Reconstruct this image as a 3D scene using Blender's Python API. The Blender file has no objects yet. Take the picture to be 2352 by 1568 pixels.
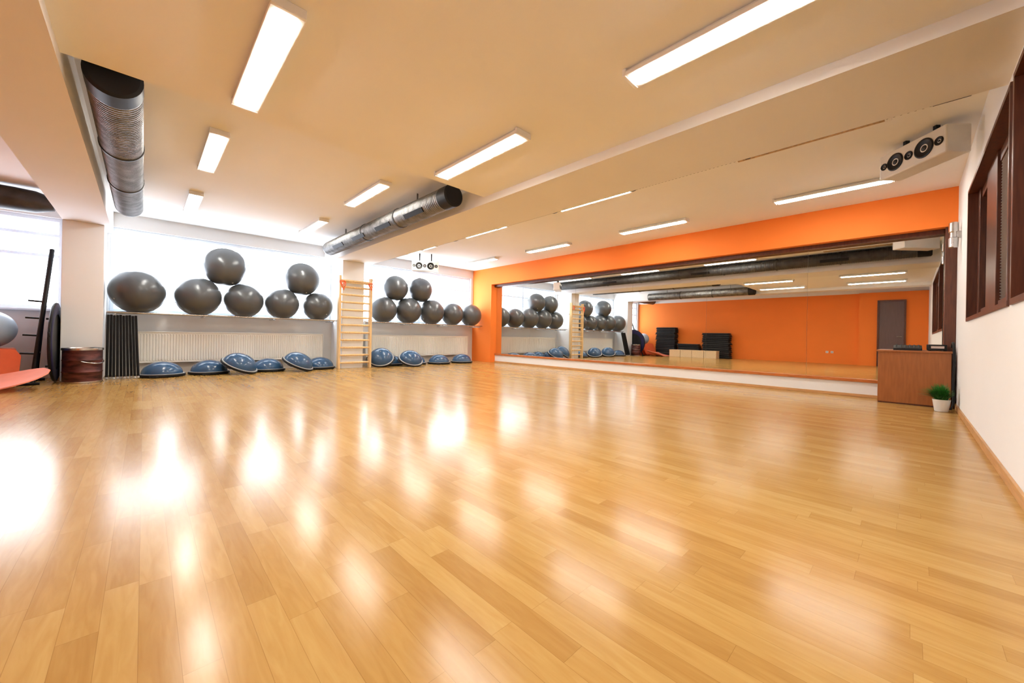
import bpy, math, random
from mathutils import Matrix, Vector, Quaternion
random.seed(7)
R = math.radians
scn = bpy.context.scene
col = scn.collection
try:
    scn.view_settings.view_transform = 'Standard'
except Exception as e:
    print(e)

# ------------------------------------------------------------ materials
def newmat(name):
    m = bpy.data.materials.new(name); m.use_nodes = True
    nt = m.node_tree
    b = nt.nodes['Principled BSDF']
    return m, nt, b
def mat(name, c, rough=.5, metal=0, var=.06, scale=6, bump=0, bscale=60, emit=None, estr=0, stretch=None, coat=0, spec=.5):
    m, nt, b = newmat(name)
    tc = nt.nodes.new('ShaderNodeTexCoord'); n = nt.nodes.new('ShaderNodeTexNoise')
    n.inputs['Scale'].default_value = scale; n.inputs['Detail'].default_value = 3
    if stretch:
        mp = nt.nodes.new('ShaderNodeMapping'); mp.inputs['Scale'].default_value = stretch
        nt.links.new(tc.outputs['Object'], mp.inputs['Vector']); nt.links.new(mp.outputs[0], n.inputs['Vector'])
    else:
        nt.links.new(tc.outputs['Object'], n.inputs['Vector'])
    r = nt.nodes.new('ShaderNodeValToRGB')
    r.color_ramp.elements[0].position = .3; r.color_ramp.elements[1].position = .7
    r.color_ramp.elements[0].color = (*[x*(1-var) for x in c], 1)
    r.color_ramp.elements[1].color = (*[min(1, x*(1+var)) for x in c], 1)
    nt.links.new(n.outputs['Fac'], r.inputs[0]); nt.links.new(r.outputs[0], b.inputs['Base Color'])
    b.inputs['Roughness'].default_value = rough; b.inputs['Metallic'].default_value = metal
    b.inputs['Specular IOR Level'].default_value = spec
    if coat: b.inputs['Coat Weight'].default_value = coat; b.inputs['Coat Roughness'].default_value = .1
    if bump:
        n2 = nt.nodes.new('ShaderNodeTexNoise'); n2.inputs['Scale'].default_value = bscale
        nt.links.new(tc.outputs['Object'], n2.inputs['Vector'])
        bp = nt.nodes.new('ShaderNodeBump'); bp.inputs['Strength'].default_value = bump; bp.inputs['Distance'].default_value = .01
        nt.links.new(n2.outputs['Fac'], bp.inputs['Height']); nt.links.new(bp.outputs[0], b.inputs['Normal'])
    if emit:
        b.inputs['Emission Color'].default_value = (*emit, 1); b.inputs['Emission Strength'].default_value = estr
    return m

M = {}
M['ceil'] = mat('ceiling_paint', (.90, .90, .89), .9, var=.01, scale=1.5, bump=.05, bscale=90)
M['ceil_low'] = mat('lower_ceiling_paint', (.90, .90, .88), .9, var=.01, scale=1.5, bump=.05, bscale=90)
M['beam'] = mat('shaded_beam_paint', (.83, .82, .81), .9, var=.01, scale=1.5, bump=.05, bscale=90)  # ceiling paint darkened, so the beams' shade is put into the colour
M['wall'] = mat('white_wall_paint', (.86, .88, .90), .85, var=.01, scale=1.5, bump=.05, bscale=90)
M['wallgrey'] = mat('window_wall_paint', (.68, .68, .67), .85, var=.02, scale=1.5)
M['orange'] = mat('orange_wall_paint', (.92, .225, .026), .75, var=.03, scale=1.2, bump=.04, bscale=80)
M['redwood'] = mat('reddish_brown_wood', (.10, .030, .015), .38, var=.3, scale=8, stretch=(6, 6, .6))
M['orangewood'] = mat('orange_stained_wood', (.50, .15, .035), .35, var=.2, scale=8, stretch=(6, 1, 6))
M['beech'] = mat('beech_wood', (.74, .53, .27), .4, var=.12, scale=10, stretch=(5, 5, .5))
M['cherry'] = mat('cherry_veneer', (.34, .115, .035), .35, var=.12, scale=9, stretch=(5, 5, .5))
M['base_wood'] = mat('baseboard_wood', (.58, .32, .13), .4, var=.15, scale=8, stretch=(.6, .6, 6))
M['radiator'] = mat('cream_enamel', (.86, .85, .80), .35, var=.01)
M['ball'] = mat('grey_vinyl', (.098, .106, .112), .28, metal=.25, var=.03, scale=3)
M['ballplug'] = mat('grey_plug', (.5, .5, .48), .5, var=.02)
M['blueball'] = mat('pale_blue_vinyl', (.40, .50, .62), .4, var=.05)
M['bosu'] = mat('steel_blue_rubber', (.036, .092, .19), .2, var=.08, scale=4)
M['black'] = mat('black_plastic', (.008, .008, .009), .5, var=.2, spec=.3)
M['stepblack'] = mat('matt_black_plastic', (.006, .006, .007), .6, var=.2, spec=.2)
M['tread'] = mat('grey_rubber_tread', (.08, .08, .082), .6, var=.2, spec=.4)
M['foam'] = mat('black_foam', (.009, .008, .008), .75, var=.2, bump=.2, spec=.2)
M['greycap'] = mat('light_grey_rubber', (.4, .4, .4), .5, var=.05)
M['steel'] = mat('brushed_steel', (.62, .62, .62), .25, metal=1, var=.08, scale=20)
M['galv'] = mat('galvanised_duct_steel', (.20, .198, .195), .38, metal=.9, var=.35, scale=9, bump=.5, bscale=140)
M['darkduct'] = mat('dark_duct_steel', (.07, .07, .07), .5, metal=.6, var=.25, scale=7)
M['white_metal'] = mat('white_powder_coat', (.88, .87, .85), .4, var=.02)
M['lit'] = mat('lit_diffuser', (.9, .9, .9), .4, var=0, emit=(1, .955, .87), estr=64)
M['unlit'] = mat('unlit_diffuser', (.45, .28, .14), .4, var=.4, scale=30)
M['spk'] = mat('white_speaker_shell', (.80, .78, .74), .45, var=.03)
M['cone'] = mat('speaker_cone', (.02, .02, .022), .5, var=.2)
M['coneb'] = mat('speaker_surround', (.005, .005, .005), .45, var=.2, spec=.3)
M['drum'] = mat('maroon_tin', (.085, .025, .022), .42, metal=.4, var=.85, scale=6, stretch=(1, 1, 3))
M['salmon'] = mat('salmon_foam', (.88, .27, .17), .6, var=.05)
M['red'] = mat('orange_red_vinyl', (.85, .16, .06), .45, var=.06)
M['purple'] = mat('violet_pad', (.015, .013, .06), .45, var=.1, spec=.3)
M['strap'] = mat('orange_band', (.85, .14, .04), .6, var=.1)
M['pot'] = mat('white_ceramic', (.84, .84, .82), .3, var=.02)
M['soil'] = mat('soil', (.03, .02, .012), .9, var=.4, scale=60)
M['leaf'] = mat('grass_green', (.04, .20, .025), .5, var=.5, scale=30)
M['door'] = mat('mauve_brown_door', (.13, .08, .08), .45, var=.08, stretch=(4, 4, .5))
M['blind'] = mat('grey_blind', (.20, .19, .19), .5, var=.1)
M['dglass'] = mat('dark_glass', (.008, .007, .007), .06, var=.1)
M['box_wood'] = mat('pale_birch', (.80, .62, .38), .5, var=.08, stretch=(1, 5, 5))
# white plastic that lets a little daylight through
m, nt, b = newmat('white_window_plastic'); b.inputs['Base Color'].default_value = (.82, .87, .92, 1); b.inputs['Roughness'].default_value = .4
tl = nt.nodes.new('ShaderNodeBsdfTranslucent'); tl.inputs[0].default_value = (.8, .9, 1, 1)
mx = nt.nodes.new('ShaderNodeMixShader'); mx.inputs[0].default_value = .16
nt.links.new(b.outputs[0], mx.inputs[1]); nt.links.new(tl.outputs[0], mx.inputs[2]); nt.links.new(mx.outputs[0], nt.nodes['Material Output'].inputs[0]); M['frame_white'] = m
# mirror
m, nt, b = newmat('mirror_silver'); b.inputs['Base Color'].default_value = (.80, .80, .765, 1); b.inputs['Metallic'].default_value = 1; b.inputs['Roughness'].default_value = .008; M['mirror'] = m
# clear glass
m, nt, b = newmat('clear_glass'); nt.nodes.remove(b)
tr = nt.nodes.new('ShaderNodeBsdfTransparent'); gl = nt.nodes.new('ShaderNodeBsdfGlossy'); gl.inputs['Roughness'].default_value = .02
mx = nt.nodes.new('ShaderNodeMixShader'); mx.inputs[0].default_value = .05
nt.links.new(tr.outputs[0], mx.inputs[1]); nt.links.new(gl.outputs[0], mx.inputs[2]); nt.links.new(mx.outputs[0], nt.nodes['Material Output'].inputs[0]); M['glass'] = m

def floor_material():
    m, nt, b = newmat('laminate_planks')
    N = nt.nodes; L = nt.links
    tc = N.new('ShaderNodeTexCoord'); sp = N.new('ShaderNodeSeparateXYZ'); L.new(tc.outputs['Object'], sp.inputs[0])
    def mt(op, a, bb=None, c=None):
        n = N.new('ShaderNodeMath'); n.operation = op
        for i, v in enumerate((a, bb, c)):
            if v is None: continue
            if isinstance(v, (int, float)): n.inputs[i].default_value = v
            else: L.new(v, n.inputs[i])
        return n.outputs[0]
    W, LEN = .080, .64
    xs = mt('DIVIDE', sp.outputs[0], W); row = mt('FLOOR', xs); fx = mt('FRACT', xs)
    wn = N.new('ShaderNodeTexWhiteNoise'); wn.noise_dimensions = '1D'; L.new(row, wn.inputs['W'])
    ys = mt('ADD', mt('DIVIDE', sp.outputs[1], LEN), mt('MULTIPLY', wn.outputs['Value'], 7.3))
    cell = mt('FLOOR', ys); fy = mt('FRACT', ys)
    cb = N.new('ShaderNodeCombineXYZ'); L.new(row, cb.inputs[0]); L.new(cell, cb.inputs[1])
    w2 = N.new('ShaderNodeTexWhiteNoise'); w2.noise_dimensions = '2D'; L.new(cb.outputs[0], w2.inputs['Vector'])
    rp = N.new('ShaderNodeValToRGB'); e = rp.color_ramp.elements
    e[0].position = 0; e[0].color = (.45, .255, .072, 1); e[1].position = 1; e[1].color = (.55, .350, .118, 1)
    for p, c in ((.25, (.485, .284, .083)), (.5, (.51, .305, .093)), (.75, (.53, .327, .105))):
        x = e.new(p); x.color = (*c, 1)
    L.new(w2.outputs['Value'], rp.inputs[0])
    # grain
    gv = N.new('ShaderNodeCombineXYZ')
    L.new(mt('MULTIPLY', sp.outputs[0], 28), gv.inputs[0]); L.new(mt('MULTIPLY', sp.outputs[1], 3.2), gv.inputs[1]); L.new(mt('MULTIPLY', w2.outputs['Value'], 90), gv.inputs[2])
    g = N.new('ShaderNodeTexNoise'); g.inputs['Scale'].default_value = 1.3; g.inputs['Detail'].default_value = 5; g.inputs['Distortion'].default_value = 1.0
    L.new(gv.outputs[0], g.inputs['Vector'])
    gr = N.new('ShaderNodeValToRGB'); gr.color_ramp.elements[0].position = .3; gr.color_ramp.elements[1].position = .65
    gr.color_ramp.elements[0].color = (.88, .81, .74, 1); gr.color_ramp.elements[1].color = (1.0, 1.0, 1.0, 1)
    L.new(g.outputs['Fac'], gr.inputs[0])
    mm = N.new('ShaderNodeMix'); mm.data_type = 'RGBA'; mm.blend_type = 'MULTIPLY'; mm.inputs[0].default_value = 1
    L.new(rp.outputs[0], mm.inputs[6]); L.new(gr.outputs[0], mm.inputs[7])
    ex = mt('MULTIPLY', mt('MINIMUM', fx, mt('SUBTRACT', 1, fx)), W)
    ey = mt('MULTIPLY', mt('MINIMUM', fy, mt('SUBTRACT', 1, fy)), LEN)
    seam = mt('LESS_THAN', mt('MINIMUM', ex, ey), .0008)
    m2 = N.new('ShaderNodeMix'); m2.data_type = 'RGBA'; m2.blend_type = 'MULTIPLY'
    L.new(mt('MULTIPLY', seam, .35), m2.inputs[0]); L.new(mm.outputs[2], m2.inputs[6]); m2.inputs[7].default_value = (.4, .25, .14, 1)
    L.new(m2.outputs[2], b.inputs['Base Color'])
    L.new(mt('ADD', mt('MULTIPLY', g.outputs['Fac'], .06), .160), b.inputs['Roughness'])
    b.inputs['Specular IOR Level'].default_value = .25
    n3 = N.new('ShaderNodeTexNoise'); n3.inputs['Scale'].default_value = 4
    L.new(tc.outputs['Object'], n3.inputs['Vector'])
    hb = mt('ADD', mt('MULTIPLY', n3.outputs['Fac'], .5), mt('MULTIPLY', seam, -.3))
    bp = N.new('ShaderNodeBump'); bp.inputs['Strength'].default_value = .08; bp.inputs['Distance'].default_value = .01
    L.new(hb, bp.inputs['Height']); L.new(bp.outputs[0], b.inputs['Normal'])
    return m
M['floor'] = floor_material()

# ------------------------------------------------------------ mesh builder
class MB:
    def __init__(s): s.v = []; s.f = []
    def add(s, vs, fs, T=None):
        o = len(s.v)
        for v in vs:
            v = Vector(v)
            s.v.append(tuple(T @ v) if T else tuple(v))
        for f in fs: s.f.append([i+o for i in f])
        return s
    def box(s, x0, x1, y0, y1, z0, z1, T=None):
        return s.add([(x0,y0,z0),(x1,y0,z0),(x1,y1,z0),(x0,y1,z0),(x0,y0,z1),(x1,y0,z1),(x1,y1,z1),(x0,y1,z1)],
              [(3,2,1,0),(4,5,6,7),(0,1,5,4),(1,2,6,5),(2,3,7,6),(3,0,4,7)], T)
    def lathe(s, prof, n=32, T=None):
        vs = []; fs = []
        k = len(prof)
        for r, z in prof:
            for i in range(n):
                a = 2*math.pi*i/n; vs.append((r*math.cos(a), r*math.sin(a), z))
        for j in range(k-1):
            for i in range(n):
                i2 = (i+1) % n
                fs.append((j*n+i, j*n+i2, (j+1)*n+i2, (j+1)*n+i))
        if prof[0][0] > 1e-6: fs.append(tuple(reversed(range(n))))
        if prof[-1][0] > 1e-6: fs.append(tuple(range((k-1)*n, k*n)))
        return s.add(vs, fs, T)
    def tube(s, p0, p1, r, n=12, r1=None):
        p0 = Vector(p0); p1 = Vector(p1); d = p1-p0
        q = Vector((0,0,1)).rotation_difference(d.normalized())
        T = Matrix.Translation(p0) @ q.to_matrix().to_4x4()
        return s.lathe([(r,0),(r if r1 is None else r1, d.length)], n, T)
    def path(s, pts, r, n=8, closed=False):
        pts = [Vector(p) for p in pts]; m = len(pts); vs = []; fs = []
        up = Vector((.13,.21,.97)).normalized()
        for i, p in enumerate(pts):
            a = pts[(i-1) % m] if (closed or i > 0) else p
            b_ = pts[(i+1) % m] if (closed or i < m-1) else p
            t = (b_-a).normalized(); u = t.cross(up)
            if u.length < .05: u = t.cross(Vector((1,0,0)))
            u.normalize(); w = t.cross(u)
            for k in range(n):
                an = 2*math.pi*k/n; vs.append(p+u*r*math.cos(an)+w*r*math.sin(an))
        mm = m if closed else m-1
        for i in range(mm):
            for k in range(n):
                k2 = (k+1) % n; i2 = (i+1) % m
                fs.append((i*n+k, i*n+k2, i2*n+k2, i2*n+k))
        if not closed:
            fs.append(tuple(reversed(range(n)))); fs.append(tuple(range((m-1)*n, m*n)))
        return s.add(vs, fs)
    def build(s, name, m, parent=None, bevel=0, ang=35):
        me = bpy.data.meshes.new(name); me.from_pydata(s.v, [], s.f); me.update()
        import bmesh
        bm = bmesh.new(); bm.from_mesh(me); bmesh.ops.remove_doubles(bm, verts=bm.verts, dist=1e-6)
        bmesh.ops.recalc_face_normals(bm, faces=bm.faces); bm.to_mesh(me); bm.free()
        me.polygons.foreach_set('use_smooth', [True]*len(me.polygons))
        me.set_sharp_from_angle(angle=R(ang))
        me.materials.append(M[m] if isinstance(m, str) else m)
        o = bpy.data.objects.new(name, me); col.objects.link(o)
        if parent: o.parent = parent
        if bevel:
            bv = o.modifiers.new('bevel', 'BEVEL'); bv.width = bevel; bv.segments = 2; bv.limit_method = 'ANGLE'
        return o
def tag(o, label, cat, group=None):
    o['label'] = label; o['category'] = cat
    if group: o['group'] = group
    return o
def thing(name, label, cat, loc=(0,0,0), rz=0, group=None):
    o = bpy.data.objects.new(name, None); col.objects.link(o); o.empty_display_size = .1
    o.location = loc; o.rotation_euler = (0,0,rz)
    return tag(o, label, cat, group)
def struct(o): o['kind'] = 'structure'; return o
def dup(root, loc, label, group=None, rot=None):
    r = root.copy(); col.objects.link(r); r.location = loc; r['label'] = label
    if group: r['group'] = group
    if rot is not None: r.rotation_euler = rot
    for ch in [c for c in bpy.data.objects if c.parent == root]:
        c = ch.copy(); col.objects.link(c); c.parent = r
        for g in [x for x in bpy.data.objects if x.parent == ch]:
            d = g.copy(); col.objects.link(d); d.parent = c
    return r
AY = Matrix.Rotation(R(-90), 4, 'X')   # z -> +y
AYN = Matrix.Rotation(R(90), 4, 'X')   # z -> -y

# ------------------------------------------------------------ room constants
ZC, ZB, ZD = 2.95, 2.56, 2.65
XR, XM, YW, YR, YD = -2.9, 8.05, 10.0, -.43, 3.88
BX0, BX1 = 3.18, 4.08
# shell
struct(MB().box(XR-.2, XM+.2, YR-.3, YW+.25, -.1, 0).build('floor', 'floor'))
struct(MB().box(XR-.2, XM+.2, YR-.3, YW+.25, ZC, ZC+.1).build('ceiling', 'ceil'))
struct(MB().box(-.42, BX0, YR, YD, ZD, ZC).build('ceiling', 'ceil_low'))
struct(MB().box(-.95, -.42, YR, YW, ZB, ZC).build('trim_1', 'beam'))
struct(MB().box(BX0, BX1, YR, YW, ZB, ZC).build('trim_2', 'beam'))
struct(MB().box(-.95, -.49, 9.3, YW, 0, ZB).build('trim_3', 'wall', bevel=.006))
struct(MB().box(3.37, 3.88, 9.3, YW, 0, ZB).build('trim_4', 'wall', bevel=.006))
# window wall with openings
ZS, ZT = 1.15, 2.69
wins = [(-2.75, -1.0), (-.46, 3.36), (3.93, 7.72)]
w = MB()
w.box(XR, XM, YW, YW+.25, 0, ZS); w.box(XR, XM, YW, YW+.25, ZT, ZC)
xs = [XR] + [v for p in wins for v in p] + [XM]
for i in range(0, len(xs), 2): w.box(xs[i], xs[i+1], YW, YW+.25, ZS, ZT)
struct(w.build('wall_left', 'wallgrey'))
def window(n, x0, x1, muls, transoms):
    root = bpy.data.objects.new('window_%d' % n, None); col.objects.link(root); root.location = (x0, YW+.06, ZS); struct(root)
    W, H = x1-x0, ZT-ZS
    f = MB(); t = .06
    f.box(0, W, 0, .07, 0, t); f.box(0, W, 0, .07, H-t, H); f.box(0, t, 0, .07, t, H-t); f.box(W-t, W, 0, .07, t, H-t)
    f.build('window_frame', 'frame_white', root, bevel=.004)
    for mx_ in muls:
        MB().box(mx_-x0-.04, mx_-x0+.04, -.005, .07, t, H-t).build('mullion', 'frame_white', root, bevel=.004)
    for z in transoms:
        MB().box(t, W-t, .003, .064, z-ZS-.025, z-ZS+.025).build('transom', 'frame_white', root, bevel=.004)
    MB().box(t, W-t, .03, .036, t, H-t).build('pane', 'glass', root)
    MB().box(0, W, -.14, 0, -.03, .004).build('window_sill', 'frame_white', root, bevel=.006)
window(1, *wins[0], [-1.9], [2.05, 2.4])
window(2, *wins[1], [1.46], [2.27])
window(3, *wins[2], [5.85], [2.27])
# right wall with two openings
wz0, wz1 = 1.09, 2.5
ow = [(.6, 3.80), (3.9, 6.43)]
w = MB(); w.box(XR, XM, YR-.2, YR, 0, wz0); w.box(XR, XM, YR-.2, YR, wz1, ZC)
xs = [XR] + [v for p in ow for v in p] + [XM]
for i in range(0, len(xs), 2): w.box(xs[i], xs[i+1], YR-.2, YR, wz0, wz1)
struct(w.build('wall_right', 'wall'))
def iwindow(n, x0, x1, panes, blinds):
    root = bpy.data.objects.new('window_%d' % n, None); col.objects.link(root); root.location = (x0, YR, wz0); struct(root)
    W, H = x1-x0, wz1-wz0
    f = MB(); t = .035
    f.box(0, W, -.13, .012, 0, t); f.box(0, W, -.13, .012, H-t, H); f.box(0, t, -.13, .012, t, H-t); f.box(W-t, W, -.13, .012, t, H-t)
    f.build('window_frame', 'redwood', root, bevel=.003)
    edges = [x0+t] + [v for p in panes for v in p] + [x1-t]
    for i in range(0, len(edges), 2):
        if edges[i+1]-edges[i] > .01:
            MB().box(edges[i]-x0, edges[i+1]-x0, -.115, -.06, t, H-t).build('mullion', 'redwood', root, bevel=.004)
    for k, (a, b_) in enumerate(panes):
        a -= x0; b_ -= x0
        for z in (t, H-t-.09):
            MB().box(a, b_, -.11, -.075, z, z+.09).build('casement_rail', 'redwood', root, bevel=.003)
        MB().box(a, b_, -.105, -.10, t+.09, H-t-.09).build('pane', 'dglass', root)
        if k in blinds:
            s = MB(); z = t+.10
            while z < H-t-.1:
                s.box(a+.02, b_-.02, -.010, .010, -.001, .001, Matrix.Translation((0, -.086, z)) @ Matrix.Rotation(R(50), 4, 'X')); z += .024
            s.build('blind', 'blind', root)
iwindow(4, *ow[1], [(3.98, 4.42), (4.58, 5.12), (5.72, 6.25)], [1])
iwindow(5, *ow[0], [(.7, 1.5), (1.65, 2.5), (2.65, 3.6)], [2])
struct(MB().box(XR+.16, 8.0, YR, YR+.016, 0, .07).build('baseboard_right', 'base_wood', bevel=.003))
# mirror wall
XP = 7.8
struct(MB().box(XM, XM+.2, YR, YW, 0, ZC).build('wall_back', 'wall'))
struct(MB().box(XP, XM, YR, YW, 2.43, ZC).build('trim_5', 'orange'))
struct(MB().box(XP, XM, 9.07, YW, 0, 2.43).build('trim_6', 'orange'))
struct(MB().box(7.99, XM, -.32, 9.07, .045, .23).build('trim_7', 'wall'))
struct(MB().box(7.965, XM, -.32, 9.07, .23, .275).build('trim_8', 'orangewood', bevel=.004))
struct(MB().box(7.975, 7.99, -.32, 9.07, 0, .045).build('baseboard_back', 'base_wood', bevel=.003))
struct(MB().box(7.84, XM, YR, -.32, 0, 2.43).build('trim_9', 'redwood', bevel=.004))
struct(MB().box(7.93, XM, -.32, 9.07, 2.36, 2.43).build('trim_10', 'redwood', bevel=.004))
mr = thing('wall_mirror', 'long wall mirror made of tall panels under the orange band', 'mirror', (8.03, 4.4, .275))
ed = [9.065, 7.6, 6.0, 4.4, 2.8, 1.2, -.315]
for a, b_ in zip(ed[:-1], ed[1:]):
    MB().box(0, .018, b_-4.4+.0012, a-4.4-.0012, 0, 2.082).build('mirror_panel', 'mirror', mr)
# rear wall (seen in the mirror)
struct(MB().box(XR-.2, XR, YR, YW, 0, 2.62).build('wall_rear', 'orange'))
struct(MB().box(XR-.2, XR+.02, YR, YW, 2.62, ZC).build('trim_11', 'beam'))
struct(MB().box(XR, XR+.16, YR, 1.3, 0, 2.62).build('trim_12', 'orange'))
dr = bpy.data.objects.new('door_1', None); col.objects.link(dr); dr.location = (XR+.16, .45, 0); struct(dr)
MB().box(0, .04, -.31, .31, 0, 2.28).build('door_leaf', 'door', dr, bevel=.004)
f = MB(); f.box(0, .06, -.36, -.31, 0, 2.33); f.box(0, .06, .31, .36, 0, 2.33); f.box(0, .06, -.31, .31, 2.28, 2.33); f.build('door_frame', 'redwood', dr, bevel=.003)
h = MB(); h.tube((.04, -.25, 1.05), (.09, -.25, 1.05), .01); h.tube((.09, -.26, 1.05), (.09, -.14, 1.05), .01); h.build('door_handle', 'steel', dr)

# ------------------------------------------------------------ ceiling lights
LL = 1.28
def make_light(label, x, y0, z, group, lit=True):
    t = thing('ceiling_light', label, 'ceiling light', (x, y0+LL/2, z), 0, group)
    h2 = LL/2
    b_ = MB()
    prof = [(-.065, 0), (.065, 0), (.085, -.025), (.085, -.050), (-.085, -.050), (-.085, -.025)]
    vs = [(px, -h2, pz) for px, pz in prof] + [(px, h2, pz) for px, pz in prof]; n = len(prof)
    fs = [(i, (i+1) % n, n+(i+1) % n, n+i) for i in range(n)]+[tuple(range(n)), tuple(reversed(range(n, 2*n)))]
    b_.add(vs, fs); b_.build('housing', 'white_metal', t)
    for s in (-1, 1):
        MB().box(-.088, .088, s*h2-.012, s*h2+.012, -.054, 0).build('end_cap', 'white_metal', t, bevel=.004)
    d = MB(); d.box(-.054, .054, -h2+.035, h2-.035, -.058, -.049)
    d.build('diffuser', 'lit' if lit else 'unlit', t, bevel=.003)
    return t
Y4 = [.07, 2.38, 5.05, 7.55]; Z4 = [ZD, ZD, ZC, ZC]
pos = ['nearest the camera', 'second from the camera', 'third from the camera', 'nearest the windows']
first = None
g1 = 'ceiling lights beside the left duct'; g2 = 'ceiling lights between the duct and the beam'
for k in range(4):
    lab = 'white box ceiling light in the row right of the left duct, ' + pos[k]
    if first is None: first = make_light(lab, .55, Y4[k], Z4[k], g1)  # nearest lamp of this row is out of view, added for extra light
    else: dup(first, (.55, Y4[k]+LL/2, Z4[k]), lab, g1)
for k in range(4):
    dup(first, (2.38, Y4[k]+LL/2, Z4[k]), 'white box ceiling light in the row left of the large beam, ' + pos[k], g2)
Y5 = [.15, 2.72, 5.28, 7.72]
make_light('unlit ceiling light just peeking past the beam, nearest the camera', 4.865, Y5[0], ZC, 'ceiling lights half hidden behind the beam', lit=False)
for k in range(1, 4):
    dup(first, (4.858, Y5[k]+LL/2, ZC), 'lit ceiling light half hidden behind the beam, ' + pos[k], 'ceiling lights half hidden behind the beam')
for k in range(4):
    dup(first, (6.80, Y5[k]+LL/2, ZC), 'ceiling light in front of the orange band and mirror, ' + pos[k], 'ceiling lights along the mirror')

# ------------------------------------------------------------ ducts
def duct(label, x, z, r, y0, y1, main='galv', black=.2, slots=()):
    t = thing('ventilation_duct', label, 'duct', (x, (y0+y1)/2, z))
    h2 = (y1-y0)/2
    prof = []; y = -h2+black
    while y < h2-.03:
        prof += [(r, y), (r+.004, y+.006), (r+.004, y+.014), (r, y+.020)]; y += .04
    prof += [(r, h2)]
    MB().lathe([(r, -h2+black)] + prof, 36, AY).build('pipe', main, t, ang=50)
    MB().lathe([(r*.2, -h2-.005), (r*.9, -h2-.005), (r+.006, -h2+.01), (r+.006, -h2+black), (r*.5, -h2+black)], 36, AY).build('end_cap', 'black', t)
    for k in range(1, int((y1-y0)/1.3)):
        yy = -h2+black+k*1.25
        MB().lathe([(r, yy-.02), (r+.012, yy-.015), (r+.012, yy+.015), (r, yy+.02)], 36, AY).build('collar', 'darkduct', t)
    for (yy, ang) in slots:
        g = MB(); T = Matrix.Rotation(R(ang), 4, 'Y')
        g.box(-r-.012, -r+.01, yy-.26, yy+.26, -.035, .035, T); g.build('air_slot', 'black', t)
    for yy in (-h2*.6, h2*.6):
        MB().box(-.012, .012, yy-.003, yy+.003, r-.005, ZC-z).build('hanger', 'galv', t)
    return t
duct('silver ventilation duct with dark end beside the left ceiling beam', -.18, 2.67, .152, 3.98, 8.1, slots=())
duct('silver ventilation duct with dark air slots beside the large ceiling beam', 2.93, 2.69, .142, 4.2, 8.9, slots=((-1.5, -35), (-.5, -35), (.5, -35), (1.5, -35)))
duct('long dark duct behind the beam, seen in the mirror', 4.30, 2.80, .135, -.3, 9.8, main='darkduct', slots=((-3.5, 200), (-.5, 200), (2.5, 200)))
t = thing('ventilation_duct', 'dark duct over the windows at the left edge', 'duct', (-1.9, 9.2, 2.74))
AX = Matrix.Rotation(R(90), 4, 'Y')
MB().lathe([(.02, .9), (.10, .88), (.16, .7), (.17, .5), (.17, -.9)][::-1], 32, AX).build('pipe', 'darkduct', t)
MB().lathe([(.17, -.1), (.183, -.09), (.183, -.03), (.17, -.02)], 32, AX).build('collar', 'darkduct', t)
MB().box(-.01, .01, -.01, .01, .16, .21).build('hanger', 'galv', t)

# ------------------------------------------------------------ radiators
def radiator(label, x0, x1):
    W = x1-x0; t = thing('radiator', label, 'radiator', (x0+W/2, YW-.12, .22), 0, 'panel radiators under the windows')
    H = .57; b_ = MB(); b_.box(-W/2, W/2, -.03, .02, 0, H)
    n = int(W/.042)
    for i in range(n):
        cx_ = -W/2+.03+(W-.06)*(i+.5)/n
        b_.add([(cx_-.015, -.03, .03), (cx_-.006, -.042, .04), (cx_+.006, -.042, .04), (cx_+.015, -.03, .03), (cx_-.015, -.03, H-.03), (cx_-.006, -.042, H-.04), (cx_+.006, -.042, H-.04), (cx_+.015, -.03, H-.03)],
               [(0,1,5,4),(1,2,6,5),(2,3,7,6),(0,3,2,1),(4,5,6,7)])
    b_.build('panel', 'radiator', t)
    g = MB(); g.box(-W/2-.004, W/2+.004, -.045, .05, H, H+.015)
    g.build('top_grille', 'radiator', t, bevel=.004)
    for s in (-1, 1): MB().box(s*W/2-.008, s*W/2+.008, -.045, .05, 0, H).build('side_panel', 'radiator', t, bevel=.003)
    for s in (-1, 1): MB().box(s*W*.4-.015, s*W*.4+.015, .02, .118, .1, .5).build('wall_bracket', 'white_metal', t)
    MB().tube((W/2-.04, 0, -.22), (W/2-.04, 0, 0), .01).build('supply_pipe', 'white_metal', t)
radiator('long cream radiator left of the wall bars, behind the blue balance trainers', -.08, 3.12)
radiator('long cream radiator right of the wall bars, ending at the orange pier', 4.2, 7.5)

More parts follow.
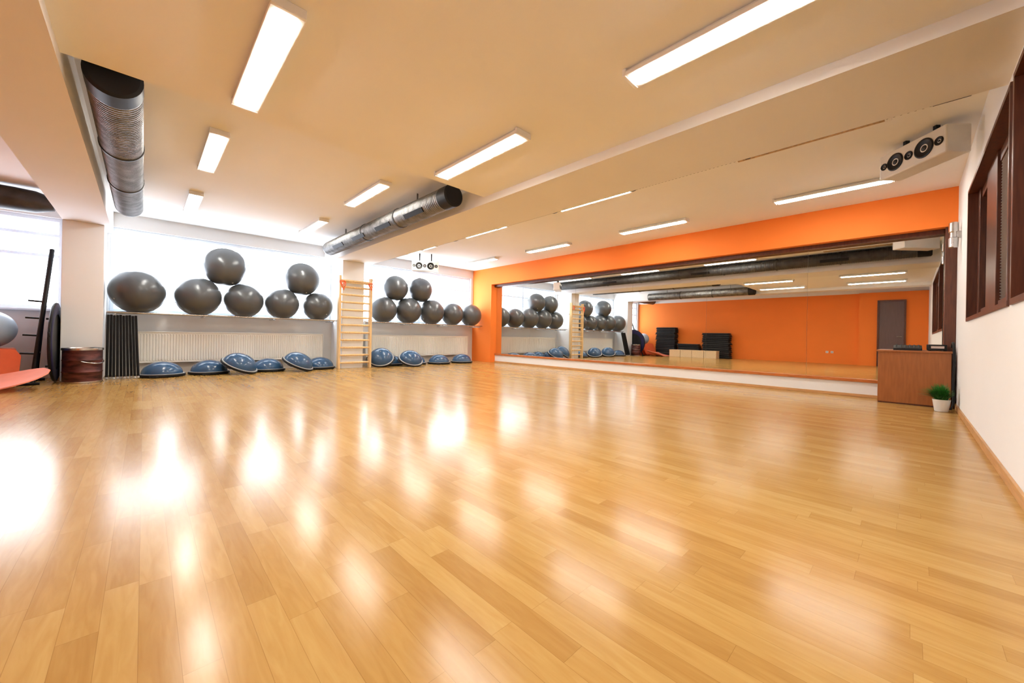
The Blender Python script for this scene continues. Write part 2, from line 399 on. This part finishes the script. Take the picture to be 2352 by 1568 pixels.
# ------------------------------------------------------------ ball racks and balls
ZRL, YBL, HS, RR = 1.13, 9.6, .13, .018
def rack(label, x0, x1):
    W = x1-x0; t = thing('ball_rack', label, 'ball rack', (x0+W/2, YBL, ZRL), 0, 'tubular ball racks on the window wall')
    for s in (-1, 1): MB().tube((-W/2, s*HS, 0), (W/2, s*HS, 0), RR, 16).build('rail', 'steel', t)
    n = 4
    for i in range(n):
        xx = -W/2+.1+(W-.2)*i/(n-1)
        MB().box(xx-.012, xx+.012, -HS-.01, .40, -.045, -.017).build('bracket', 'steel', t, bevel=.002)
rack('steel ball rail left of the wall bars', -.46, 3.34)
rack('steel ball rail right of the wall bars', 3.91, 7.78)
def ball(x, z, r, label, y=YBL, mt='ball', group='grey exercise balls on the rack', name='exercise_ball'):
    t = thing(name, label, 'exercise ball', (x, y, z-r), random.uniform(0, 6), group)
    s = MB(); n = 72; k = 96
    prof = []
    for i in range(k+1):
        a = math.pi*i/k; rr = r
        if 12 < i < k-12 and i % 6 == 0: rr = r*.9988
        prof.append((max(rr*math.sin(a), 1e-7), -rr*math.cos(a)))
    s.lathe(prof, n); o = s.build('ball_shell', mt, t, ang=60); o.location = (0, 0, r); o.rotation_euler = (R(random.uniform(60, 110)), R(random.uniform(-30, 30)), 0)
    p = MB(); p.lathe([(.014, r-.003), (.014, r+.003), (.004, r+.005)], 12)
    q = p.build('valve_plug', 'ballplug', t); q.location = (0, 0, r); q.rotation_euler = (R(random.uniform(110, 160)), 0, R(random.uniform(0, 360)))
    return (x, z, r)
def zb(r): return ZRL + math.sqrt((r+RR)**2-HS**2)
low = [(-.08, .385), (.755, .37), (1.492, .348), (2.19, .333), (2.92, .322), (4.53, .342), (5.245, .36), (5.985, .362), (6.71, .34), (7.41, .34)]
ll = ['grey exercise ball standing alone at the left end of the rack above the black bars',
      'large grey exercise ball on the rail, left one under the tallest ball pair',
      'grey exercise ball on the rail right below the topmost ball',
      'grey exercise ball on the rail, second to the left of the wall bars',
      'grey exercise ball on the rail immediately left of the wall bars',
      'grey exercise ball on the rail immediately right of the wall bars',
      'grey exercise ball on the rail under two raised balls, second right of wall bars',
      'grey exercise ball on the rail, third right of the wall bars',
      'grey exercise ball on the rail, second from the orange pier',
      'grey exercise ball on the rail touching the orange pier']
B = [ball(x, zb(r), r, l) for (x, r), l in zip(low, ll)]
def top(a, b_, r, lab):
    (x0, z0, r0), (x1, z1, r1) = a, b_
    d = math.hypot(x1-x0, z1-z0); A, C_ = r0+r, r1+r
    u = (A*A-C_*C_+d*d)/(2*d); h = math.sqrt(A*A-u*u)
    ex, ez = (x1-x0)/d, (z1-z0)/d
    return ball(x0+ex*u-ez*h, z0+ez*u+ex*h, r, lab)
top(B[1], B[2], .378, 'highest grey exercise ball, stacked in front of the left window')
top(B[3], B[4], .365, 'raised grey exercise ball stacked just left of the wall bars')
top(B[5], B[6], .335, 'raised grey exercise ball stacked just right of the wall bars')
top(B[6], B[7], .34, 'raised grey exercise ball, right one of the two right of the wall bars')

# ------------------------------------------------------------ wall bars
t = thing('wall_bars', 'light wooden gymnastic wall bars in front of the column', 'wall bars', (3.64, 9.2, 0))
for s in (-1, 1):
    MB().box(s*.37-.024, s*.37+.024, -.05, .07, 0, 2.18).build('upright', 'beech', t, bevel=.008)
for i in range(11):
    z = .14+i*.178
    r = MB(); r.lathe([(.020, -.35), (.025, -.2), (.025, .2), (.020, .35)], 14, Matrix.Translation((0, 0, z)) @ Matrix.Rotation(R(90), 4, 'Y')); r.build('rung', 'beech', t)
r = MB(); r.lathe([(.022, -.35), (.022, .35)], 14, Matrix.Translation((0, -.075, 2.06)) @ Matrix.Rotation(R(90), 4, 'Y')); r.build('rung', 'beech', t)
MB().box(-.35, .35, .02, .045, 2.02, 2.1).build('top_board', 'beech', t, bevel=.004)
for s in (-1, 1):
    MB().box(s*.37-.025, s*.37+.025, .07, .099, 1.7, 1.76).build('wall_bracket', 'steel', t)
def band(x, n, label):
    m_ = MB()
    for k in range(n):
        pts = []; L_ = .12+.05*k; ph = random.uniform(-.3, .3)
        for i in range(20):
            a = 2*math.pi*i/20
            pts.append((x+.02*k-.02+.035*math.sin(a)+.02*math.sin(2*a+ph), 9.105-.008*k, 2.02+.0-L_/2+L_/2*math.cos(a)+.03))
        m_.path(pts, .009, 6, True)
    tag(m_.build('resistance_band', 'strap'), label, 'resistance band', 'orange bands on the wall bars')
band(3.30, 3, 'orange resistance band looped on the left top of the wall bars')
band(3.98, 2, 'orange resistance band looped on the right top of the wall bars')

# ------------------------------------------------------------ balance trainers
def make_bosu(label):
    t = thing('balance_trainer', label, 'balance trainer', (0, 0, 0), 0, 'blue dome balance trainers along the radiators')
    MB().lathe([(.27, 0), (.30, .004), (.324, .018), (.324, .046), (.30, .054), (.1, .054)], 40).build('base', 'black', t)
    pr = [(.288*math.cos(a)+.001, .052+.215*math.sin(a)) for a in [math.pi/2*i/14 for i in range(15)]]
    pr[-1] = (1e-7, .267)
    MB().lathe([(.28, .045)]+pr, 48).build('dome', 'bosu', t)
    MB().lathe([(.296, .050), (.314, .054), (.312, .060), (.287, .062)], 40).build('rim', 'greycap', t)
    for s in (-1, 1):
        MB().path([(s*.31, -.06, .02), (s*.345, -.04, .02), (s*.345, .04, .02), (s*.31, .06, .02)], .010, 8).build('handle', 'black', t)
    MB().lathe([(.012, .264), (.012, .270), (.004, .272)], 12).build('valve_plug', 'greycap', t)
    return t
bs = [(.25, 9.33, 0, 0, 'blue dome balance trainer lying flat beside the black bars, leftmost'),
      (.93, 9.44, 0, 0, 'flat blue balance trainer partly under the first tilted one'),
      (1.36, 9.18, 27, -40, 'tilted blue balance trainer leaning on its left neighbour before the radiator'),
      (1.92, 9.50, 0, 0, 'flat blue balance trainer between the two tilted ones at the left radiator'),
      (2.40, 9.18, 27, -40, 'tilted blue balance trainer nearest left of the wall bars'),
      (2.96, 9.5, 0, 0, 'flat blue balance trainer immediately left of the wall bars'),
      (4.37, 9.34, 38, -120, 'steeply tilted blue balance trainer immediately right of the wall bars'),
      (4.76, 9.61, 0, 0, 'flat blue balance trainer mostly hidden right of the wall bars'),
      (5.06, 9.10, 28, -90, 'tilted blue balance trainer on top of others at the right radiator'),
      (5.47, 9.60, 0, 0, 'flat blue balance trainer behind the tilted one at right radiator'),
      (6.14, 9.4, 0, 0, 'flat blue balance trainer, second from the orange pier'),
      (6.95, 9.4, 0, 0, 'flat blue balance trainer nearest the orange pier, standing apart')]
proto = None
for x, y, tilt, az, lab in bs:
    if proto is None: o = proto = make_bosu(lab)
    else: o = dup(proto, (0, 0, 0), lab)
    a = R(tilt)
    d = Vector((math.cos(R(az)), math.sin(R(az)), 0)); ax = Vector((0,0,1)).cross(d)
    q = Quaternion(ax, a) @ Quaternion((0,0,1), R(az)+math.pi/2 if tilt else random.uniform(.8, 2.2))
    o.rotation_mode = 'QUATERNION'; o.rotation_quaternion = q
    o.location = (x, y, .324*math.sin(a)-.02*math.cos(a)*(1 if tilt else 0)+(0.002 if tilt else 0))

# ------------------------------------------------------------ black bars
proto = None
for i in range(10):
    p0 = Vector((-.43+.0415*i, 9.12+.03*math.sin(i*2.1), .012)); p1 = Vector((-.437+.037*i, 9.40+.004*(i % 2), 1.09))
    if proto is None:
        t = thing('weighted_bar', 'black foam covered bar leaning in the bundle under the leftmost grey ball', 'exercise bar', (0,0,0), 0, 'black bars leaning beside the column'); proto = t
        L_ = 1.10
        MB().lathe([(.012, .03), (.0175, .035), (.0175, L_-.035), (.012, L_-.03)], 16).build('foam_sleeve', 'foam', t)
        MB().lathe([(.012, 0), (.0165, .004), (.0165, .03), (.012, .034)], 16).build('end_cap', 'greycap', t)
        MB().lathe([(.012, L_-.034), (.0175, L_-.03), (.0175, L_-.004), (.012, L_)], 16).build('end_cap', 'foam', t)
    else: t = dup(proto, (0,0,0), proto['label'])
    t.location = p0; t.rotation_mode = 'QUATERNION'; t.rotation_quaternion = Vector((0,0,1)).rotation_difference((p1-p0).normalized())

# ------------------------------------------------------------ drum
t = thing('drum', 'round maroon and silver metal drum standing before the left column', 'drum', (-.68, 8.95, 0))
MB().lathe([(.20, .0), (.215, .01), (.215, .16), (.222, .17), (.215, .18), (.215, .34), (.222, .35), (.215, .36), (.215, .5), (.20, .5), (.20, .03), (.02, .03)], 40).build('drum_body', 'drum', t)
MB().lathe([(.214, .50), (.226, .505), (.226, .535), (.212, .54), (.204, .52)], 40).build('rim', 'steel', t)
MB().lathe([(.214, .0), (.224, .005), (.224, .025), (.215, .03)], 40).build('bottom_ring', 'steel', t)
pts = [(.225*math.cos(a), .225*math.sin(a), .40-.10*math.cos((a-R(-40))*1.0)) for a in [R(-40-50+100*i/12) for i in range(13)]]
MB().path(pts, .006, 8).build('handle', 'steel', t)

# ------------------------------------------------------------ left bay
t = thing('trampoline', 'round black mini trampoline on edge beside the left column', 'trampoline', (-.99, 9.27, 0))
T = Matrix.Translation((0, 0, .62)) @ Matrix.Rotation(R(90), 4, 'Y')
MB().lathe([(.44, -.008), (.44, .008), (.001, .01)], 48, T).build('jumping_mat', 'black', t)
MB().lathe([(.43, -.015), (.58, -.022), (.60, -.01), (.60, .01), (.58, .022), (.43, .015), (.43, -.015)], 48, T).build('edge_pad', 'purple', t)
pts = [(0, .60*math.cos(a), .62+.60*math.sin(a)) for a in [2*math.pi*i/48 for i in range(48)]]
MB().path(pts, .018, 8, True).build('frame', 'black', t)
for k in range(4):
    a = R(45+90*k)
    MB().tube((.0, .5*math.cos(a), .62+.5*math.sin(a)), (-.06, .5*math.cos(a), .62+.5*math.sin(a)), .015).build('leg', 'black', t)
t = thing('storage_rack', 'tall black leaning rack pole with pegs at the left windows', 'rack', (-1.18, 9.15, 0))
lean = MB(); lean.tube((.02, -.3, .03), (.10, .45, 2.1), .028); lean.build('post', 'black', t)
MB().tube((-.04, .45, .03), (.08, .44, 2.0), .018).build('post', 'black', t)
MB().tube((-.12, -.32, .02), (.09, -.32, .02), .02).build('foot', 'black', t)
MB().tube((-.12, .45, .02), (.05, .45, .02), .02).build('foot', 'black', t)
for z in (.45, .72, .98, 1.24):
    k = z/2.1; MB().tube((.02+.08*k, -.3+.75*k, z), (-.14+.08*k, -.3+.75*k, z+.01), .014).build('peg', 'black', t)
    MB().tube((.02+.08*k, -.3+.75*k, z), (-.02+.08*k, .44, z), .010).build('brace', 'black', t)
t = thing('foam_block', 'orange red padded gym block at the left edge under the windows', 'gym block', (-1.93, 9.4, 0))
MB().box(-.5, .5, -.3, .3, 0, .27).build('lower_pad', 'red', t, bevel=.03)
MB().box(-.5, .5, -.3, .3, .272, .52).build('upper_pad', 'red', t, bevel=.03)
def sheet(label, f, m, group, th=.015, nu=20, nv=14, u0=.75, endk=.25):
    # f(u,v) -> surface point; closed thin sheet with a rounded end at u = 1
    top_ = []; bot = []
    for i in range(nu+1):
        u = i/nu
        k = 1 if u < u0 else math.sqrt(max(0, 1-((u-u0)/(1-u0))**2))*(1-endk)+endk
        for j in range(nv+1):
            v = .5+(j/nv-.5)*k
            p = Vector(f(u, v)); pu = Vector(f(u+.01, v)); pv = Vector(f(u, v+.01))
            nrm = (pu-p).cross(pv-p).normalized()
            if nrm.z < 0: nrm = -nrm
            bot.append(p); top_.append(p+nrm*th)
    W_ = nv+1; N_ = len(bot); fs = []
    for i in range(nu):
        for j in range(nv):
            a = i*W_+j
            fs.append((a, a+1, a+W_+1, a+W_)); fs.append((N_+a, N_+a+W_, N_+a+W_+1, N_+a+1))
    for i in range(nu):
        a = i*W_; fs.append((a, a+W_, N_+a+W_, N_+a)); a += nv; fs.append((a, N_+a, N_+a+W_, a+W_))
    for j in range(nv):
        fs.append((j, N_+j, N_+j+1, j+1)); a = nu*W_+j; fs.append((a, a+1, N_+a+1, N_+a))
    o = MB().add(bot+top_, fs).build('exercise_mat', m, ang=60); return tag(o, label, 'exercise mat', group)
gm = 'salmon exercise mats at the left edge'
sheet('salmon exercise mat curling up on the floor at the left edge, lower one',
      lambda u, v: (-2.38+1.44*u, 7.95+.72*v, .004+.24*max(0, u-.5)**2*3+.15*v*v), 'salmon', gm)
sheet('orange red exercise mat bent upright above the salmon mat at the left edge',
      lambda u, v: (-2.36+1.09*u, 8.72+.22*v+.04*math.sin(3*u), .05+.50*v+.03*math.sin(5*u)*v), 'red', gm, u0=.9, endk=.6)
ball(-1.66, .522+.28, .28, 'pale blue ball lying on the orange red block', 9.4, 'blueball', 'pale blue balls at the left windows')
ball(-2.26, .522+.28, .28, 'pale blue ball at the far left of the orange red block', 9.4, 'blueball', 'pale blue balls at the left windows')

# ------------------------------------------------------------ speakers
def speaker(label, loc, rz, zup):
    t = thing('loudspeaker', label, 'loudspeaker', loc, rz, 'wide white ceiling loudspeakers')
    H = .26
    MB().box(-.34, .34, 0, .22, 0, H).build('speaker_box', 'spk', t, bevel=.012)
    def drv(x, r, nm):
        T = Matrix.Translation((x, 0, H/2)) @ AYN
        o = MB().lathe([(r*1.0, -.002), (r*1.0, .006), (r*.88, .009), (r*.80, .004), (r*.3, -.001), (r*.28, .003), (.001, .008)], 28, T).build(nm, 'coneb', t)
        MB().lathe([(r*.27, .003), (r*.2, .008), (.001, .010)], 20, T).build('dust_cap', 'cone', o)
    drv(-.285, .036, 'tweeter'); drv(-.16, .088, 'woofer'); drv(-.015, .042, 'tweeter'); drv(.135, .092, 'woofer'); drv(.275, .040, 'tweeter')
    for s in (-1, 1): MB().box(s*.15-.015, s*.15+.015, .08, .12, H, zup-loc[2]).build('bracket', 'black', t)
speaker('white five driver loudspeaker mounted by the right wall above the counter', (5.53, .02, 2.61), R(-137), ZC)
speaker('white loudspeaker hanging from the ceiling near the right window', (5.25, 8.75, 2.49), R(-33), ZC)

# ------------------------------------------------------------ counter and things
t = thing('counter', 'low cherry wood counter standing in the corner before the mirror', 'counter', (7.75, -.04, 0))
MB().box(-.2, -.18, -.34, .35, .02, .72).build('front_panel', 'cherry', t, bevel=.002)
for y in (-.34, .33): MB().box(-.18, .2, y, y+.02, 0, .72).build('side_panel', 'cherry', t, bevel=.002)
MB().box(-.215, .21, -.355, .365, .72, .745).build('top', 'cherry', t, bevel=.003)
MB().box(-.18, .2, -.32, .33, .36, .38).build('shelf', 'cherry', t)
MB().box(-.195, .18, -.33, .34, 0, .02).build('plinth', 'redwood', t)
t = thing('audio_mixer', 'dark audio mixer lying on the wood counter', 'audio mixer', (7.72, .02, .746))
MB().add([(-.11,-.14,0),(.13,-.14,0),(.13,.14,0),(-.11,.14,0),(-.11,-.14,.03),(.13,-.14,.07),(.13,.14,.07),(-.11,.14,.03)], [(3,2,1,0),(4,5,6,7),(0,1,5,4),(1,2,6,5),(2,3,7,6),(3,0,4,7)]).build('mixer_body', 'black', t, bevel=.004)
for i in range(4):
    for j in range(6):
        x = -.08+i*.055; MB().lathe([(.008, 0), (.007, .010), (.001, .011)], 10, Matrix.Translation((x, -.11+j*.044, .034+(x+.11)/.24*.04))).build('knob', 'tread', t)
t = thing('disc_player', 'black disc player with front display beside the mixer on counter', 'disc player', (7.76, -.26, .746))
MB().box(-.12, .12, -.085, .085, .008, .085).build('player_body', 'black', t, bevel=.004)
MB().box(-.124, -.119, -.06, .06, .035, .065).build('display', 'steel', t)
for a, b_ in ((-.1, -.07), (-.1, .07), (.1, -.07), (.1, .07)): MB().lathe([(.012, 0), (.012, .01)], 12, Matrix.Translation((a, b_, 0))).build('foot', 'black', t)
pts = [(7.60, -.385, .80), (7.56, -.39, .86), (7.51, -.395, .80), (7.50, -.40, .6), (7.505, -.395, .35), (7.49, -.398, .1), (7.48, -.38, .012), (7.44, -.37, .01)]
def smooth(pts, n=6):
    P = [Vector(p) for p in pts]; out = []
    for i in range(len(P)-1):
        a = P[max(i-1, 0)]; b_ = P[i]; c = P[i+1]; d = P[min(i+2, len(P)-1)]
        for k in range(n):
            u = k/n; out.append(.5*((2*b_)+(c-a)*u+(2*a-5*b_+4*c-d)*u*u+(3*b_-a-3*c+d)*u**3))
    out.append(P[-1]); return out
tag(MB().path(smooth(pts), .012, 8).build('cable', 'black'), 'black cable hanging down beside the counter at the right wall', 'cable')
# plant
t = thing('potted_plant', 'small white pot of green grass on the floor by the counter', 'plant', (7.20, -.285, 0))
MB().lathe([(.055, 0), (.06, .004), (.078, .135), (.08, .15), (.073, .15), (.068, .13), (.001, .128)], 32).build('pot', 'pot', t)
MB().lathe([(.069, .126), (.04, .136), (.001, .138)], 24).build('soil', 'soil', t)
g = MB()
for i in range(1100):
    a = random.uniform(0, 2*math.pi); r0 = random.uniform(0, .05); ln = random.uniform(.1, .25); sp_ = random.uniform(.02, .20)
    p = Vector((r0*math.cos(a), r0*math.sin(a), .13)); a2 = a+random.uniform(-.7, .7); d = Vector((math.cos(a2), math.sin(a2)*(.45 if math.sin(a2) < 0 else 1), 0)); s = Vector((-math.sin(a2), math.cos(a2), 0))
    vs = []
    for k in range(5):
        u = k/4; c = p+d*sp_*u**1.6+Vector((0, 0, ln*(u-.35*u*u*(sp_/.14)))); w_ = .0045*(1-u)+.0008
        vs += [c-s*w_, c+s*w_]
    g.add(vs, [(2*k, 2*k+1, 2*k+3, 2*k+2) for k in range(4)])
g.build('foliage', 'leaf', t)
# wall lamp
t = thing('wall_lamp', 'small chrome cylindrical wall lamp beside the mirror on the right wall', 'wall lamp', (7.3, YR, 2.05))
MB().lathe([(.03, 0), (.042, .01), (.045, .12), (.035, .13), (.035, .19), (.045, .2), (.042, .31), (.03, .32)], 24, Matrix.Translation((0, .065, 0))).build('lamp_body', 'steel', t)
MB().box(-.03, .03, 0, .04, .12, .2).build('mounting_plate', 'steel', t, bevel=.004)

# ------------------------------------------------------------ gear seen in the mirror
def step_mesh(L_):
    s = MB()
    s.add([(-.2,-L_/2,0),(.2,-L_/2,0),(.2,L_/2,0),(-.2,L_/2,0),(-.16,-L_/2+.05,.065),(.16,-L_/2+.05,.065),(.16,L_/2-.05,.065),(-.16,L_/2-.05,.065)], [(3,2,1,0),(4,5,6,7),(0,1,5,4),(1,2,6,5),(2,3,7,6),(3,0,4,7)])
    return s
def stack(x, y, n, L_, where, z0=0):
    pr = None
    for k in range(n):
        lab = 'black step platform in the %s, seen in the mirror' % where
        p = (x+random.uniform(-.015, .015), y+random.uniform(-.03, .03), z0+k*.087)
        if pr is None:
            pr = thing('step_platform', lab, 'step platform', p, 0, 'step platforms in the '+where)
            step_mesh(L_).build('step_base', 'stepblack', pr)
            MB().box(-.19, .19, -L_/2+.02, L_/2-.02, .065, .086).build('tread', 'tread', pr, bevel=.004)
        else: dup(pr, p, lab)
stack(-2.62, 8.35, 16, .98, 'tall left stack')
stack(-2.62, 7.25, 7, 1.0, 'low middle stack')
stack(-2.62, 6.05, 13, 1.15, 'tall right stack')
for i in range(4):
    t = thing('wooden_box', 'pale wooden box in the low row before the step stacks, seen in mirror', 'wooden box', (-2.15, 6.1+.52*i, 0), 0, 'pale wooden boxes seen in the mirror')
    MB().box(-.2, .2, -.25, .25, 0, .3).build('box_body', 'box_wood', t, bevel=.004)
    MB().box(-.205, .205, -.255, .255, .3, .33).build('lid', 'box_wood', t, bevel=.004)
for y in (2.05, 2.2):
    t = thing('wall_socket', 'white double wall socket low on the orange wall, seen in the mirror', 'wall socket', (XR, y, .4), 0, 'sockets on the orange wall')
    MB().box(0, .012, -.04, .04, 0, .08).build('cover_plate', 'white_metal', t, bevel=.003)
    MB().lathe([(.02, 0), (.02, .002)], 16, Matrix.Translation((.012, 0, .04)) @ Matrix.Rotation(R(90), 4, 'Y')).build('socket_insert', 'greycap', t)

# ------------------------------------------------------------ world, portals, camera
wd = bpy.data.worlds.new('daylight'); scn.world = wd; wd.use_nodes = True
nt = wd.node_tree; bg = nt.nodes['Background']
tc = nt.nodes.new('ShaderNodeTexCoord'); sp = nt.nodes.new('ShaderNodeSeparateXYZ'); rp = nt.nodes.new('ShaderNodeValToRGB')
nt.links.new(tc.outputs['Generated'], sp.inputs[0]); nt.links.new(sp.outputs[2], rp.inputs[0]); nt.links.new(rp.outputs[0], bg.inputs[0])
rp.color_ramp.elements[0].position = 0; rp.color_ramp.elements[0].color = (.82, .88, 1, 1)
rp.color_ramp.elements[1].position = .12; rp.color_ramp.elements[1].color = (.88, .94, 1, 1)
bg.inputs[1].default_value = 12.5
for i, (a, b_) in enumerate(wins):
    ld = bpy.data.lights.new('window_portal', 'AREA'); ld.shape = 'RECTANGLE'; ld.size = b_-a; ld.size_y = ZT-ZS
    ld.cycles.is_portal = True
    lo = bpy.data.objects.new('window_portal', ld); col.objects.link(lo); lo.location = ((a+b_)/2, YW+.2, (ZS+ZT)/2)
    lo.rotation_euler = (R(-90), 0, 0)
cd = bpy.data.cameras.new('camera'); cam = bpy.data.objects.new('camera', cd); col.objects.link(cam)
cd.sensor_width = 36; cd.lens = 879/2352*36; cd.shift_y = -13.6/2352; cd.clip_start = .02
cam.matrix_world = Matrix.Translation((0, 0, .85)) @ Matrix.Rotation(R(46.1-90), 4, 'Z') @ Matrix.Rotation(R(90), 4, 'X') @ Matrix.Rotation(.0182, 4, 'Z')
scn.camera = cam
